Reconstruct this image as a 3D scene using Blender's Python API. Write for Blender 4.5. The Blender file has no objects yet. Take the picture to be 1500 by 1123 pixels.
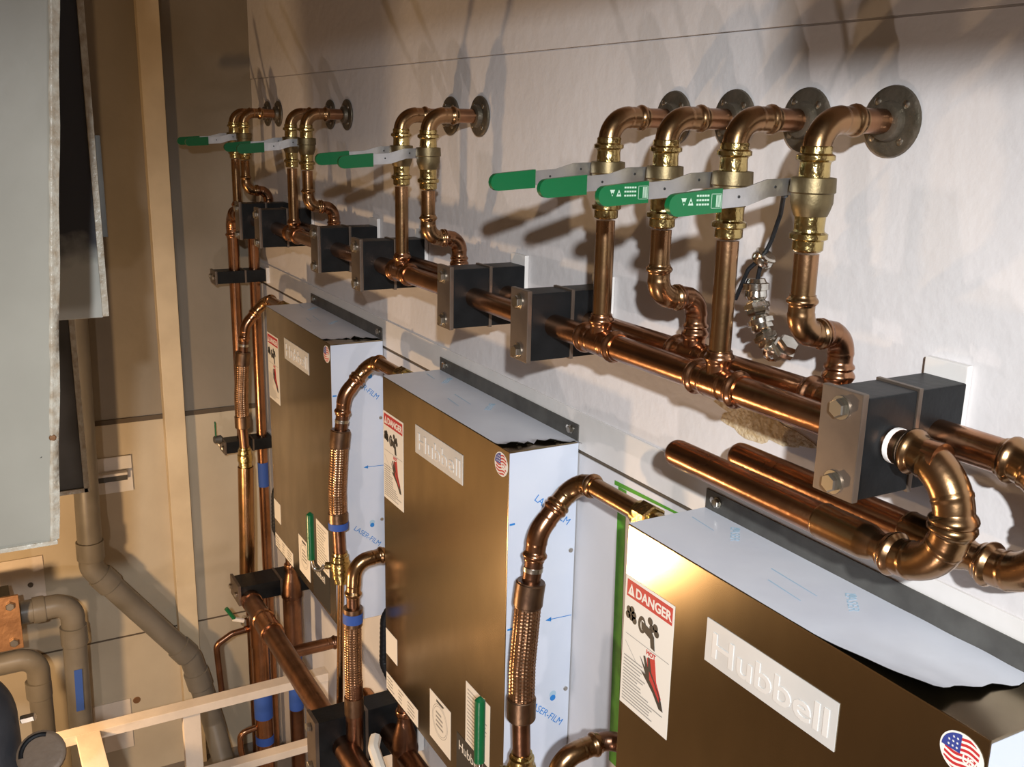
import bpy, bmesh, math, random
from mathutils import Vector, Matrix
V = Vector
PI = math.pi
random.seed(7)
C = bpy.context.scene.collection
SC = bpy.context.scene

# ------------------------------------------------------------------ camera
# world: x along the pipe wall (towards the camera is +), y into the wall (wall face y=0), z up, z=0 at eye level
cam_d = bpy.data.cameras.new('camera')
cam = bpy.data.objects.new('camera', cam_d)
C.objects.link(cam)
cam_d.sensor_fit = 'HORIZONTAL'
cam_d.sensor_width = 36.0
cam_d.lens = 36.0 * 1472.3 / 1500.0
cam_d.clip_start = 0.02
def cam_matrix(yaw, pitch, roll, loc):
    F = V((-math.cos(yaw), math.sin(yaw), 0)); U = V((0, 0, 1)); R = F.cross(U)
    f = math.cos(pitch) * F - math.sin(pitch) * U
    u = math.sin(pitch) * F + math.cos(pitch) * U
    r2 = math.cos(roll) * R + math.sin(roll) * u
    u2 = -math.sin(roll) * R + math.cos(roll) * u
    m = Matrix((r2, u2, -f)).transposed().to_4x4()
    m.translation = loc
    return m
cam.matrix_world = cam_matrix(.50882, .25455, .02131, V((0, -1.23, 0)))
SC.camera = cam

# ------------------------------------------------------------------ light
w = bpy.data.worlds.new('world'); SC.world = w; w.use_nodes = True
w.node_tree.nodes['Background'].inputs[0].default_value = (.9, .85, .8, 1)
w.node_tree.nodes['Background'].inputs[1].default_value = .03
def lamp(name, loc, power, col, rad):
    d = bpy.data.lights.new(name, 'POINT'); d.energy = power; d.color = col; d.shadow_soft_size = rad
    o = bpy.data.objects.new(name, d); o.location = loc; C.objects.link(o)
    return o
def spot(name, loc, aim, power, col, rad, size, blend):
    d = bpy.data.lights.new(name, 'SPOT'); d.energy = power; d.color = col; d.shadow_soft_size = rad
    d.spot_size = math.radians(size); d.spot_blend = blend
    o = bpy.data.objects.new(name, d); o.location = loc; C.objects.link(o)
    o.rotation_euler = (V(aim) - V(loc)).to_track_quat('-Z', 'Y').to_euler()
    return o
spot('flood_light', (.75, -1.55, .45), (-1.9, -.1, -1.15), 440, (.95, .975, 1), .035, 64, 1.0)
lamp('work_light', (-.35, -2.0, -2.45), 60, (1, .85, .78), .05)
lamp('warm_work_light', (-3.30, -1.62, -1.82), 72, (1, .64, .33), .06)
SC.view_settings.view_transform = 'Standard'
SC.view_settings.look = 'None'
SC.view_settings.exposure = 0.0
SC.view_settings.gamma = 1.0
SC.view_settings.use_curve_mapping = False

# ------------------------------------------------------------------ materials
def mat(name, col, rough=.5, metal=0.0, noise=None, bump=0.0, bscale=40., spec=.5, stretch=None, rvar=0.0, coat=0.0):
    m = bpy.data.materials.new(name); m.use_nodes = True
    nt = m.node_tree; b = nt.nodes['Principled BSDF']
    b.inputs['Base Color'].default_value = (*col, 1)
    b.inputs['Roughness'].default_value = rough
    b.inputs['Metallic'].default_value = metal
    b.inputs['Specular IOR Level'].default_value = spec
    if coat: b.inputs['Coat Weight'].default_value = coat
    tc = nt.nodes.new('ShaderNodeTexCoord')
    mp = nt.nodes.new('ShaderNodeMapping'); nt.links.new(tc.outputs['Object'], mp.inputs[0])
    if stretch: mp.inputs['Scale'].default_value = stretch
    if noise:
        col2, sc = noise
        n = nt.nodes.new('ShaderNodeTexNoise'); n.inputs['Scale'].default_value = sc; n.inputs['Detail'].default_value = 5
        nt.links.new(mp.outputs[0], n.inputs['Vector'])
        r = nt.nodes.new('ShaderNodeValToRGB')
        r.color_ramp.elements[0].position = .35; r.color_ramp.elements[1].position = .68
        r.color_ramp.elements[0].color = (*col, 1); r.color_ramp.elements[1].color = (*col2, 1)
        nt.links.new(n.outputs['Fac'], r.inputs[0]); nt.links.new(r.outputs[0], b.inputs['Base Color'])
        if rvar:
            mm = nt.nodes.new('ShaderNodeMapRange')
            mm.inputs[3].default_value = rough - rvar; mm.inputs[4].default_value = rough + rvar
            nt.links.new(n.outputs['Fac'], mm.inputs[0]); nt.links.new(mm.outputs[0], b.inputs['Roughness'])
    if bump:
        n2 = nt.nodes.new('ShaderNodeTexNoise'); n2.inputs['Scale'].default_value = bscale; n2.inputs['Detail'].default_value = 4
        nt.links.new(mp.outputs[0], n2.inputs['Vector'])
        bp = nt.nodes.new('ShaderNodeBump'); bp.inputs['Strength'].default_value = bump; bp.inputs['Distance'].default_value = .01
        nt.links.new(n2.outputs['Fac'], bp.inputs['Height']); nt.links.new(bp.outputs[0], b.inputs['Normal'])
    return m

M = {}
M['copper'] = mat('copper', (.45, .225, .12), .25, 1, ((.28, .145, .08), 14), .05, 60, rvar=.06)
M['copper_brown'] = mat('copper_brown', (.33, .20, .095), .26, 1, ((.42, .235, .125), 18), .06, 50, rvar=.05)
M['copper_bead'] = mat('copper_bead', (.60, .31, .20), .22, 1, ((.42, .21, .13), 30), .08, 90)
M['copper_dark'] = mat('copper_dark', (.27, .14, .085), .33, 1, ((.17, .09, .055), 16), .08, 50)
M['brass'] = mat('brass', (.62, .47, .20), .20, 1, ((.36, .27, .11), 30), .22, 90)
M['brass_cast'] = mat('brass_cast', (.235, .185, .10), .48, 1, ((.17, .13, .07), 40), .06, 160)
M['bronze_flange'] = mat('bronze_flange', (.17, .14, .105), .45, .7, ((.10, .085, .06), 30), .15, 120)
M['screw'] = mat('screw', (.55, .52, .46), .28, 1)
M['nickel'] = mat('nickel', (.72, .70, .64), .16, 1, ((.55, .52, .46), 60), .05, 120)
M['alu'] = mat('aluminium', (.72, .73, .75), .42, 1, ((.62, .63, .66), 30), .05, 90)
M['green'] = mat('green_vinyl', (.003, .115, .035), .32, 0, None, .06, 60)
M['ink_white'] = mat('ink_white', (.42, .55, .44), .5)
M['steel_plate'] = mat('clamp_steel', (.20, .155, .12), .45, .7, ((.13, .10, .08), 9), .03, 60)
M['rubber_block'] = mat('black_block', (.006, .0065, .007), .42, 0, ((.010, .011, .012), 20), .06, 80, spec=.22)
M['grey_steel'] = mat('flange_steel', (.16, .155, .14), .5, .6, ((.11, .105, .095), 18), .08, 90)
M['stainless'] = mat('brushed_stainless', (.33, .265, .175), .20, 1, ((.27, .215, .14), 4), 0, 40, stretch=(3, 3, 1.2), rvar=.05)
M['film'] = mat('protective_film', (.60, .66, .78), .32, 0, ((.67, .72, .82), 5), .12, 9, spec=.5)
M['film_top'] = mat('protective_film_top', (.62, .65, .72), .3, 0, ((.70, .73, .79), 5), .12, 9, spec=.5)
M['film_blue'] = mat('film_print_blue', (.02, .22, .62), .5)
M['film_faded'] = mat('film_print_faded', (.40, .57, .70), .5)
M['film_under'] = mat('film_dark_underside', (.035, .038, .036), .5)
M['plate_white'] = mat('name_plate_white', (.66, .65, .62), .38, .1, ((.58, .58, .56), 8), .05, 20)
M['emboss'] = mat('embossed_letter', (.74, .72, .68), .3, .1)
M['paper'] = mat('label_paper', (.80, .77, .70), .55)
M['red'] = mat('label_red', (.50, .02, .025), .5)
M['ink'] = mat('label_ink', (.02, .02, .02), .5)
M['ink_grey'] = mat('label_text_grey', (.30, .29, .27), .6)
M['flag_blue'] = mat('flag_blue', (.03, .05, .25), .45)
M['wall'] = mat('white_wall_paint', (.71, .685, .68), .5, 0, ((.66, .635, .63), 2.2), .22, 26, spec=.35)
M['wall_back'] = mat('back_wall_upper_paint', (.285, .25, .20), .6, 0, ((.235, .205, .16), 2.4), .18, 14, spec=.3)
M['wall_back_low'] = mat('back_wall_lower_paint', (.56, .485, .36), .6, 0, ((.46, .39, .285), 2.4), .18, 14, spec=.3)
M['board'] = mat('backboard_paint', (.70, .69, .70), .5, 0, ((.64, .64, .66), 4), .1, 20)
M['trim'] = mat('trim_paint', (.76, .73, .70), .45, 0, ((.68, .66, .63), 6), .1, 25)
M['room'] = mat('room_paint', (.26, .22, .175), .7, 0, ((.26, .22, .18), 1.5), .1, 10)
M['floor'] = mat('concrete', (.25, .22, .19), .8, 0, ((.18, .16, .14), 3), .2, 20)
M['post'] = mat('post_cream_paint', (.72, .60, .41), .5, 0, ((.60, .49, .33), 5), .1, 18)
M['seam'] = mat('dark_joint', (.10, .075, .05), .8)
M['pvc'] = mat('grey_pvc', (.175, .16, .135), .38, 0, ((.135, .122, .10), 8), .05, 20)
M['frame_paint'] = mat('frame_white_paint', (.76, .66, .55), .5, 0, ((.66, .57, .47), 9), .1, 30)
M['cab'] = mat('cabinet_paint', (.36, .35, .30), .36, 0, ((.31, .30, .255), 4), .06, 12)
M['cab_edge'] = mat('cabinet_worn_edge', (.58, .56, .48), .3, 0, ((.40, .33, .24), 60), .3, 120)
M['blue_metal'] = mat('duct_metal', (.42, .43, .42), .30, .25, ((.33, .34, .34), 3), .08, 8)
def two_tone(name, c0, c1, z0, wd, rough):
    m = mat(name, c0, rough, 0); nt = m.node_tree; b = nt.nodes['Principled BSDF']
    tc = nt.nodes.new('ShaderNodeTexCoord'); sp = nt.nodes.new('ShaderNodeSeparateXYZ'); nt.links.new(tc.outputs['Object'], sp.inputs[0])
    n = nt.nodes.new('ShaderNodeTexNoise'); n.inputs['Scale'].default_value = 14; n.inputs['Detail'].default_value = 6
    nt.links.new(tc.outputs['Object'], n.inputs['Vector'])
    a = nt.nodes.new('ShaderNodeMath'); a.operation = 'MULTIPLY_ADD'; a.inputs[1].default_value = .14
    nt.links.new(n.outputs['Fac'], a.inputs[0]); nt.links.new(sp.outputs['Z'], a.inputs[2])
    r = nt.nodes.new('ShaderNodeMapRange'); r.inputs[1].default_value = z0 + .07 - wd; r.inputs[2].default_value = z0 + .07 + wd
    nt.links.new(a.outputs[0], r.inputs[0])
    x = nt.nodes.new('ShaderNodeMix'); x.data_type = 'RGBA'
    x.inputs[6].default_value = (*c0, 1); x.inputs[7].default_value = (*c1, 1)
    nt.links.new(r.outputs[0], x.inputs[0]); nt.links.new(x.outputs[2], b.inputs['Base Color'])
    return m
M['blue_metal'] = two_tone('duct_painted_reflection', (.42, .43, .40), (.035, .038, .048), .15, .035, .32)  # bright reflection low on the duct put into the colour, dark above
M['dark_metal'] = mat('dark_duct_metal', (.12, .115, .105), .35, .5, ((.07, .068, .062), 5), .1, 10)
M['braid'] = mat('bronze_braid', (.42, .25, .15), .30, 1, ((.30, .175, .10), 60), 0, 200)
M['ferrule'] = mat('bronze_ferrule', (.24, .155, .095), .4, 1, ((.17, .105, .07), 20), .08, 60)
M['tape_blue'] = mat('painters_tape_blue', (.03, .09, .36), .7)
M['tape_green'] = mat('painters_tape_green', (.10, .36, .02), .7, 0, ((.07, .27, .015), 30))
M['black'] = mat('black_rubber', (.008, .009, .011), .5, 0, None, .1, 60, spec=.25)
M['hose_black'] = mat('dark_hose_rubber', (.03, .034, .042), .5, 0, ((.02, .022, .028), 15), .15, 50)
M['frame_brown'] = mat('tan_flange', (.17, .12, .08), .5, .1, ((.13, .09, .06), 20), .1, 40)
M['white_plastic'] = mat('white_plastic', (.78, .74, .66), .4)
M['rust_plate'] = mat('rusty_copper_plate', (.32, .17, .08), .5, .5, ((.22, .11, .05), 20), .2, 60)
M['gold'] = mat('exposed_backing', (.48, .34, .17), .8, 0, ((.72, .60, .42), 70), .5, 150)
M['paint_mark'] = mat('white_paint_mark', (.85, .83, .8), .5)

# ------------------------------------------------------------------ mesh builder
def frame_from(d, hint=None):
    d = d.normalized()
    h = hint or (V((0, 0, 1)) if abs(d.z) < .9 else V((1, 0, 0)))
    a = h.cross(d).normalized(); b = d.cross(a).normalized()
    return a, b, d

def fillet(pts, rad, n=8):
    """polyline with rounded corners"""
    pts = [V(p) for p in pts]; out = [pts[0]]
    for i in range(1, len(pts) - 1):
        p0, p, p1 = pts[i - 1], pts[i], pts[i + 1]
        a = (p0 - p).normalized(); b = (p1 - p).normalized()
        ang = a.angle(b)
        r = rad[i - 1] if isinstance(rad, (list, tuple)) else rad
        if ang > PI - .02: out.append(p); continue
        t = min(r / math.tan(ang / 2), (p0 - p).length * .98, (p1 - p).length * .98)
        r = t * math.tan(ang / 2)
        c = p + (a + b).normalized() * (r / math.sin(ang / 2))
        s, e = p + a * t - c, p + b * t - c
        tot = s.angle(e); ax = s.cross(e).normalized()
        for k in range(n + 1):
            out.append(c + Matrix.Rotation(tot * k / n, 3, ax) @ s)
    out.append(pts[-1])
    res = [out[0]]
    for p in out[1:]:
        if (p - res[-1]).length > 1e-5: res.append(p)
    return res

def resample(path, step):
    out = [path[0]]
    for a, b in zip(path[:-1], path[1:]):
        n = max(1, int(math.ceil((b - a).length / step)))
        for k in range(1, n + 1): out.append(a.lerp(b, k / n))
    return out

class MB:
    def __init__(s): s.v = []; s.f = []; s.m = []
    def add(s, vs, fs, mi=0):
        o = len(s.v); s.v += [tuple(p) for p in vs]
        for f in fs: s.f.append(tuple(i + o for i in f)); s.m.append(mi)
        return s
    def box(s, x0, x1, y0, y1, z0, z1, mi=0, bev=0.0, xf=None):
        bm = bmesh.new(); bmesh.ops.create_cube(bm, size=1)
        for v in bm.verts:
            v.co = V(((x0 + x1) / 2 + v.co.x * (x1 - x0), (y0 + y1) / 2 + v.co.y * (y1 - y0), (z0 + z1) / 2 + v.co.z * (z1 - z0)))
        if bev: bmesh.ops.bevel(bm, geom=list(bm.edges), offset=bev, segments=2, profile=.6, affect='EDGES')
        if xf:
            for v in bm.verts: v.co = xf @ v.co
        bm.verts.index_update()
        s.add([v.co.copy() for v in bm.verts], [[v.index for v in f.verts] for f in bm.faces], mi); bm.free()
        return s
    def sweep(s, path, rad, seg=16, mi=0, cap=True, hint=None):
        path = [V(p) for p in path]; n = len(path)
        T = []
        for i in range(n):
            a = path[max(i - 1, 0)]; b = path[min(i + 1, n - 1)]; T.append((b - a).normalized())
        A, B, _ = frame_from(T[0], hint)
        L = [0.0]
        for i in range(1, n): L.append(L[-1] + (path[i] - path[i - 1]).length)
        vs = []; fs = []
        for i in range(n):
            if i:
                q = T[i - 1].rotation_difference(T[i]); A = q @ A; B = q @ B
            for k in range(seg):
                t = 2 * PI * k / seg
                r = rad(L[i], L[-1], t) if callable(rad) else rad
                vs.append(path[i] + (A * math.cos(t) + B * math.sin(t)) * r)
        for i in range(n - 1):
            for k in range(seg):
                k2 = (k + 1) % seg
                fs.append((i * seg + k, i * seg + k2, (i + 1) * seg + k2, (i + 1) * seg + k))
        if cap:
            fs.append(tuple(reversed(range(seg)))); fs.append(tuple(range((n - 1) * seg, n * seg)))
        return s.add(vs, fs, mi)
    def lathe(s, prof, org, axis=(0, 0, 1), seg=24, mi=0):
        """prof: (t along axis, radius)"""
        a, b, d = frame_from(V(axis)); org = V(org)
        vs = []; fs = []; n = len(prof)
        for t, r in prof:
            for k in range(seg):
                th = 2 * PI * (k + .5) / seg
                vs.append(org + d * t + (a * math.cos(th) + b * math.sin(th)) * max(r, 1e-5))
        for i in range(n - 1):
            for k in range(seg):
                k2 = (k + 1) % seg
                fs.append((i * seg + k, i * seg + k2, (i + 1) * seg + k2, (i + 1) * seg + k))
        fs.append(tuple(reversed(range(seg)))); fs.append(tuple(range((n - 1) * seg, n * seg)))
        return s.add(vs, fs, mi)
    def prism(s, poly, org, u, v, thick, mi=0):
        """polygon in (u,v) plane extruded by thick along u x v"""
        org, u, v = V(org), V(u), V(v); w_ = u.cross(v).normalized() * thick
        n = len(poly); vs = [org + u * p[0] + v * p[1] for p in poly]; vs += [p + w_ for p in vs]
        fs = [tuple(reversed(range(n))), tuple(range(n, 2 * n))]
        for k in range(n): k2 = (k + 1) % n; fs.append((k, k2, n + k2, n + k))
        return s.add(vs, fs, mi)
    def text(s, body, org, u, v, size, mi=0, ext=.0003, align='LEFT', shear=0.0, bold=0.0, sx=1.0):
        cu = bpy.data.curves.new('t', 'FONT'); cu.body = body; cu.size = size; cu.extrude = ext; cu.align_x = align
        cu.shear = shear; cu.offset = bold; cu.resolution_u = 3
        o = bpy.data.objects.new('t', cu); C.objects.link(o)
        me = bpy.data.meshes.new_from_object(o.evaluated_get(bpy.context.evaluated_depsgraph_get()))
        org, u, v = V(org), V(u).normalized(), V(v).normalized(); w_ = u.cross(v)
        s.add([org + u * (p.co.x * sx) + v * p.co.y + w_ * p.co.z for p in me.vertices], [tuple(f.vertices) for f in me.polygons], mi)
        bpy.data.objects.remove(o); bpy.data.curves.remove(cu); bpy.data.meshes.remove(me)
        return s
    def build(s, name, mats, parent=None, smooth=40, loc=None):
        me = bpy.data.meshes.new(name); me.from_pydata(s.v, [], s.f)
        if not isinstance(mats, (list, tuple)): mats = [mats]
        for m in mats: me.materials.append(M[m] if isinstance(m, str) else m)
        me.polygons.foreach_set('material_index', s.m)
        bm = bmesh.new(); bm.from_mesh(me); bmesh.ops.recalc_face_normals(bm, faces=bm.faces); bm.to_mesh(me); bm.free()
        if smooth:
            me.polygons.foreach_set('use_smooth', [True] * len(me.polygons)); me.set_sharp_from_angle(angle=math.radians(smooth))
        me.update()
        o = bpy.data.objects.new(name, me); C.objects.link(o)
        if smooth:
            wn = o.modifiers.new('weighted_normals', 'WEIGHTED_NORMAL'); wn.keep_sharp = True; wn.weight = 100
        if parent: o.parent = parent
        if loc: o.location = loc
        return o

def tag(o, label=None, cat=None, group=None, kind=None):
    if label: o['label'] = label
    if cat: o['category'] = cat
    if group: o['group'] = group
    if kind: o['kind'] = kind
    return o
def thing(name, loc, label, cat, group=None):
    o = bpy.data.objects.new(name, None); C.objects.link(o); o.location = loc; o.empty_display_size = .05
    return tag(o, label, cat, group)
def struct(name, mb, m, smooth=30): return tag(mb.build(name, m, None, smooth), kind='structure')
def dup(root, loc, label=None, group=None):
    r = root.copy(); C.objects.link(r); r.location = loc
    if label: r['label'] = label
    if group: r['group'] = group
    for ch in list(root.children):
        c = ch.copy(); C.objects.link(c); c.parent = r
        for g in list(ch.children):
            d = g.copy(); C.objects.link(d); d.parent = c
    return r

# press fitting radius profile: bead near each end
def press(r, both=True, start=True, body=1.13, k=1.25):
    def f(s, L, t):
        def end(d):
            if d < .004 * k: return r * 1.10
            if d < .016 * k:
                return r * (1.13 + .20 * math.sin(PI * (d - .004 * k) / (.012 * k)))
            if d < .030 * k: return r * 1.09
            if d < .036 * k: return r * (1.09 + .06 * math.sin(PI * (d - .03 * k) / (.006 * k)))
            return None
        e0 = end(s) if start else None
        e1 = end(L - s) if both else None
        return e0 or e1 or r * body
    return f
def fit_path(pts, rad, n=10): return resample(fillet(pts, rad, n), .0028)
def hexprof(h0, h1, r, ch=.004): return [(h0, r * .86), (h0 + ch, r), (h1 - ch, r), (h1, r * .86)]

# ================================================================== SETTING
XB, YF, XN, ZF, ZC = -4.645, -3.3, 2.6, -3.15, 1.15
m = MB()
m.box(XB - .1, XN, 0.0, .12, ZF, .157)
m.box(XB - .1, XN, -.003, .12, .161, ZC)
m.box(XB - .1, XN, .004, .12, .15, .17)
# painted wall with a worn patch where the backing shows through
struct('wall_right', m, 'wall')
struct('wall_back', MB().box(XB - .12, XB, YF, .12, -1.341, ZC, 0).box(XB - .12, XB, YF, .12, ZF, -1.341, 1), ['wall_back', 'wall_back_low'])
struct('wall_left', MB().box(XB, XN, YF - .12, YF, ZF, ZC), 'room')
struct('wall_front', MB().box(XN, XN + .12, YF, .12, ZF, ZC), 'room')
struct('floor', MB().box(XB, XN, YF, .12, ZF - .1, ZF), 'floor')
struct('ceiling', MB().box(XB, XN, YF, .12, ZC, ZC + .1), 'room')
struct('trim_1', MB().box(XB, XN, -.006, 0, -.735, -.645, bev=.0015), 'trim')
struct('trim_2', MB().box(XB, XN, -.0045, 0, -2.6, -.745), 'board')
struct('trim_5', MB().box(XB, XN, -.002, 0, -.7455, -.7345), 'seam')
struct('trim_3', MB().box(XB, XB + .006, YF, 0, -1.352, -1.330), 'seam')
struct('trim_4', MB().box(XB, XB + .003, YF, 0, -2.405, -2.398), 'seam')

m = MB(); m.box(-.171, .30, -.86, -.78, .285, ZC); m.box(-2.0, -.36, -.86, -.78, .359, ZC)
struct('light_blocker', m, 'room')  # unseen hanging blocks, added to keep the flood light off the upper wall
# cream post on the back wall
p = MB(); p.box(XB, XB + .06, -.475, -.385, ZF, ZC, bev=.004)
tag(p.build('wall_post', 'post'), 'cream painted post running up the back wall', 'post')

# worn patch on the wall under the near manifold
rp = []
for k in range(40):
    t = 2 * PI * k / 40; rr = 1 + .22 * math.sin(3 * t + 1) + .10 * math.sin(7 * t) + .06 * math.sin(13 * t)
    rp.append((.115 * rr * math.cos(t), .030 * rr * math.sin(t)))
p = MB().prism(rp, (-1.30, 0, -.515), (1, 0, -.05), (0, 0, 1), .0015)
tag(p.build('worn_patch', 'gold'), 'speckled brown worn patch in the white wall below the near pipes', 'wall patch')

# ================================================================== RISERS
RR, YR, YB, ZM, ZT = .0180, -.150, -.060, -.410, .012
def make_riser(kind, label, printed=False):
    t = thing('copper_riser', (0, 0, ZT), label, 'pipe riser', 'copper risers with green lever valves')
    z = lambda a: a - ZT
    # wall flange
    f = MB().lathe([(0, .050), (.003, .052), (.007, .051), (.010, .046), (.011, .030), (.022, .027), (.024, .0225), (.024, .018)], (0, -.0005, 0), (0, -1, 0), 36)
    fo = f.build('wall_flange', 'bronze_flange', t)
    for a in (40, 130, 220, 310):
        a = math.radians(a); c = V((.037 * math.cos(a), -.009, .037 * math.sin(a)))
        MB().lathe([(0, .0065), (.003, .006), (.0045, .0035), (.005, .001)], c, (0, -1, 0), 12).build('screw', 'screw', fo)
    MB().sweep([(0, -.004, 0), (0, -.095, 0)], RR, 20).build('stub_pipe', 'copper', t)
    MB().sweep(fit_path([(0, -.068, 0), (0, YR, 0), (0, YR, z(-.058))], .042, 12), press(RR, both=False), 20).build('top_elbow', 'copper_brown', t)
    # valve: bead, neck, hex body, lower neck, bead
    up = [(-.030, RR * 1.18), (-.032, .0225), (-.040, .0225), (-.043, .0275), (-.049, .0275), (-.052, .0225), (-.056, .0215), (-.076, .0225), (-.079, .0225)]
    lo = [(-.128, .0225), (-.150, .0215), (-.154, .0225), (-.157, .0275), (-.164, .0275), (-.167, .0225), (-.180, .0225), (-.183, RR * 1.05)]
    vb = MB()
    up = [(a + .006, r) for a, r in up]; lo = [(a + .010, r) for a, r in lo]
    vb.lathe([(z(a), r) for a, r in up], (0, YR, 0), (0, 0, 1), 24, 0)
    vb.lathe([(z(a), r) for a, r in lo], (0, YR, 0), (0, 0, 1), 24, 0)
    vb.lathe([(z(a + .009), r) for a, r in [(-.076, .026), (-.077, .0315), (-.097, .0325), (-.099, .030), (-.112, .030), (-.122, .027), (-.131, .0235)]], (0, YR, 0), (0, 0, 1), 20, 1)
    vb.lathe([(0, .013), (.030, .013), (.031, .009), (.042, .009)], (0, YR, z(-.083)), (-1, 0, 0), 12, 1)
    vb.build('valve_body', ['brass', 'brass_cast'], t)
    # lever: flat bar with stem nut, pointing out from the wall
    lv = MB()
    prof = [(-.128, -.070), (-.128, -.094), (-.195, -.097), (-.235, -.109), (-.300, -.113), (-.300, -.087), (-.240, -.083), (-.200, -.072)]
    lv.prism([(a, z(b)) for a, b in prof], (-.0415, 0, 0), (0, 1, 0), (0, 0, 1), .0028, 0)
    lv.lathe(hexprof(0, .008, .0095, .001), (-.0385, YR, z(-.082)), (-1, 0, 0), 6, 1)
    lv.lathe(hexprof(0, .006, .0085, .001), (-.0385, YR, z(-.082)), (1, 0, 0), 6, 1)
    for (yy, zz) in ((-.185, -.083), (-.252, -.096)):
        lv.lathe([(0, .0022), (.0008, .0022)], (-.0388, yy, z(zz)), (1, 0, 0), 10, 2)
    lo_ = lv.build('valve_lever', ['alu', 'screw', 'ink'], t)
    g = MB(); ol = [(-.285, -.0835), (-.285, -.1165)]
    for k in range(9):
        a = -PI / 2 - PI * k / 8; ol.append((-.3615 + .0155 * math.cos(a), -.1055 + .0155 * math.sin(a)))
    g.prism([(a, z(b)) for a, b in ol], (-.0455, 0, 0), (0, 1, 0), (0, 0, 1), .0105, 0)
    if printed:      # small marks on the sleeve: two triangles, three short lines and a box
        X = -.0349; dy, dz = .0215, .005
        def q(y0, y1, z0, z1): g.box(X, X + .0003, y0 + dy, y1 + dy, z(z0 + dz), z(z1 + dz), 1)
        for zz in (-.098, -.104, -.110):
            for j in range(5): q(-.352 + .0046 * j, -.3486 + .0046 * j, zz - .0013, zz + .0013)
        for a, b, c_, d in ((-.326, -.308, -.0957, -.0963), (-.326, -.308, -.1153, -.1159), (-.326, -.3254, -.1159, -.0957), (-.3086, -.308, -.1159, -.0957)):
            q(a, b, min(c_, d), max(c_, d))
        for k in range(4): q(-.3175 + .0022 * k, -.3163 + .0022 * k, -.1140, -.0975)
        for cy, sg in ((-.362, 1), (-.374, -1)):
            tri = [(cy + dy - .0045, z(-.101) - sg * .005), (cy + dy + .0045, z(-.101) - sg * .005), (cy + dy, z(-.101) + sg * .005)]
            g.prism(tri, (X, 0, 0), (0, 1, 0), (0, 0, 1), .0003, 1)
            g.lathe([(0, .0016), (.0005, .0016)], (X, cy + dy, z(-.102)), (1, 0, 0), 8, 0)
    g.build('grip', ['green', 'ink_white'], lo_)
    if kind == 'A':
        MB().sweep([(0, YR, z(-.176)), (0, YR, z(-.395))], RR, 20).build('drop_pipe', 'copper_brown', t)
    else:
        MB().sweep([(0, YR, z(-.176)), (0, YR, z(-.262))], RR, 20).build('drop_pipe', 'copper_brown', t)
        zc = -.298
        MB().sweep(fit_path([(0, YR, z(-.236)), (0, YR, z(zc)), (0, -.100, z(zc))], .036, 12), press(RR, k=.9), 20).build('lower_elbow', 'copper_brown', t)
        MB().sweep(fit_path([(0, -.112, z(zc)), (0, YB, z(zc)), (0, YB, z(-.362))], .036, 12), press(RR, k=.9), 20).build('offset_elbow', 'copper', t)
        MB().sweep([(0, YB, z(-.35)), (0, YB, z(-.40))], RR, 20).build('tail_pipe', 'copper', t)
    return t
GR = 'copper risers with green lever valves'
near = {
    -1.068: ('B', 'copper riser nearest the camera, its S-bend beside the hanging nickel glands'),
    -1.240: ('A', 'straight copper riser standing directly left of the hanging nickel glands'),
    -1.414: ('B', 'copper riser with an S-bend between the two straight risers of the near four'),
    -1.587: ('A', 'straight copper riser beside the near clamp block, leftmost of the near four')}
make_riser('B', near[-1.068][1], True).location.x = -1.068
make_riser('A', near[-1.240][1], True).location.x = -1.240
rb = make_riser('B', near[-1.414][1]); rb.location.x = -1.414
ra = make_riser('A', near[-1.587][1]); ra.location.x = -1.587
for x, k, l in ((-2.399, 'B', 'offset copper riser of the middle pair, right of its straight neighbour'),
                (-2.575, 'A', 'straight copper riser of the middle pair above the second heater'),
                (-3.400, 'B', 'offset copper riser of the pair above the third heater'),
                (-3.575, 'A', 'straight copper riser of the pair above the third heater'),
                (-4.225, 'B', 'offset copper riser of the last pair beside the back wall corner'),
                (-4.385, 'A', 'straight copper riser of the last pair, closest to the back wall')):
    dup(ra if k == 'A' else rb, (x, 0, ZT), l, GR)

# ================================================================== MANIFOLDS
RM = .0240
def tee(mb, x, y, mi=0):
    mb.sweep(resample([V((x - .062, y, ZM)), V((x + .062, y, ZM))], .0028), press(RM, body=1.12), 22, mi)
def tee_branch(mb, x, y, mi=0):
    mb.sweep(resample([V((x, y, ZM)), V((x, y, ZM + .055))], .0028), press(RR * 1.06, start=False, body=1.12), 20, mi)
def manifold(name, label, y, tees, xr, xl, drop):
    t = thing(name, (xl, y, ZM), label, 'copper pipe', 'long copper manifolds')
    o = V((xl, y, ZM))
    def bld(mb, n, mt, par=t):
        mb.v = [tuple(V(p) - o) for p in mb.v]; return mb.build(n, mt, par)
    bld(MB().sweep(resample([V((xl + .06, y, ZM)), V((xr, y, ZM))], .3), RM, 22), 'main_pipe', 'copper')
    for x in tees:
        mb = MB(); tee(mb, x, y); tee_branch(mb, x, y); bld(mb, 'tee_fitting', 'copper')
    bld(MB().sweep(fit_path([V((xl + .11, y, ZM)), V((xl, y, ZM)), V((xl, y, ZM - .11))], .07, 12), press(.0235), 20), 'end_elbow', 'copper')
    bld(MB().sweep([V((xl, y, ZM - .09)), V((xl, y, drop))], .0235, 20), 'down_pipe', 'copper')
    return t, bld
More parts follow.
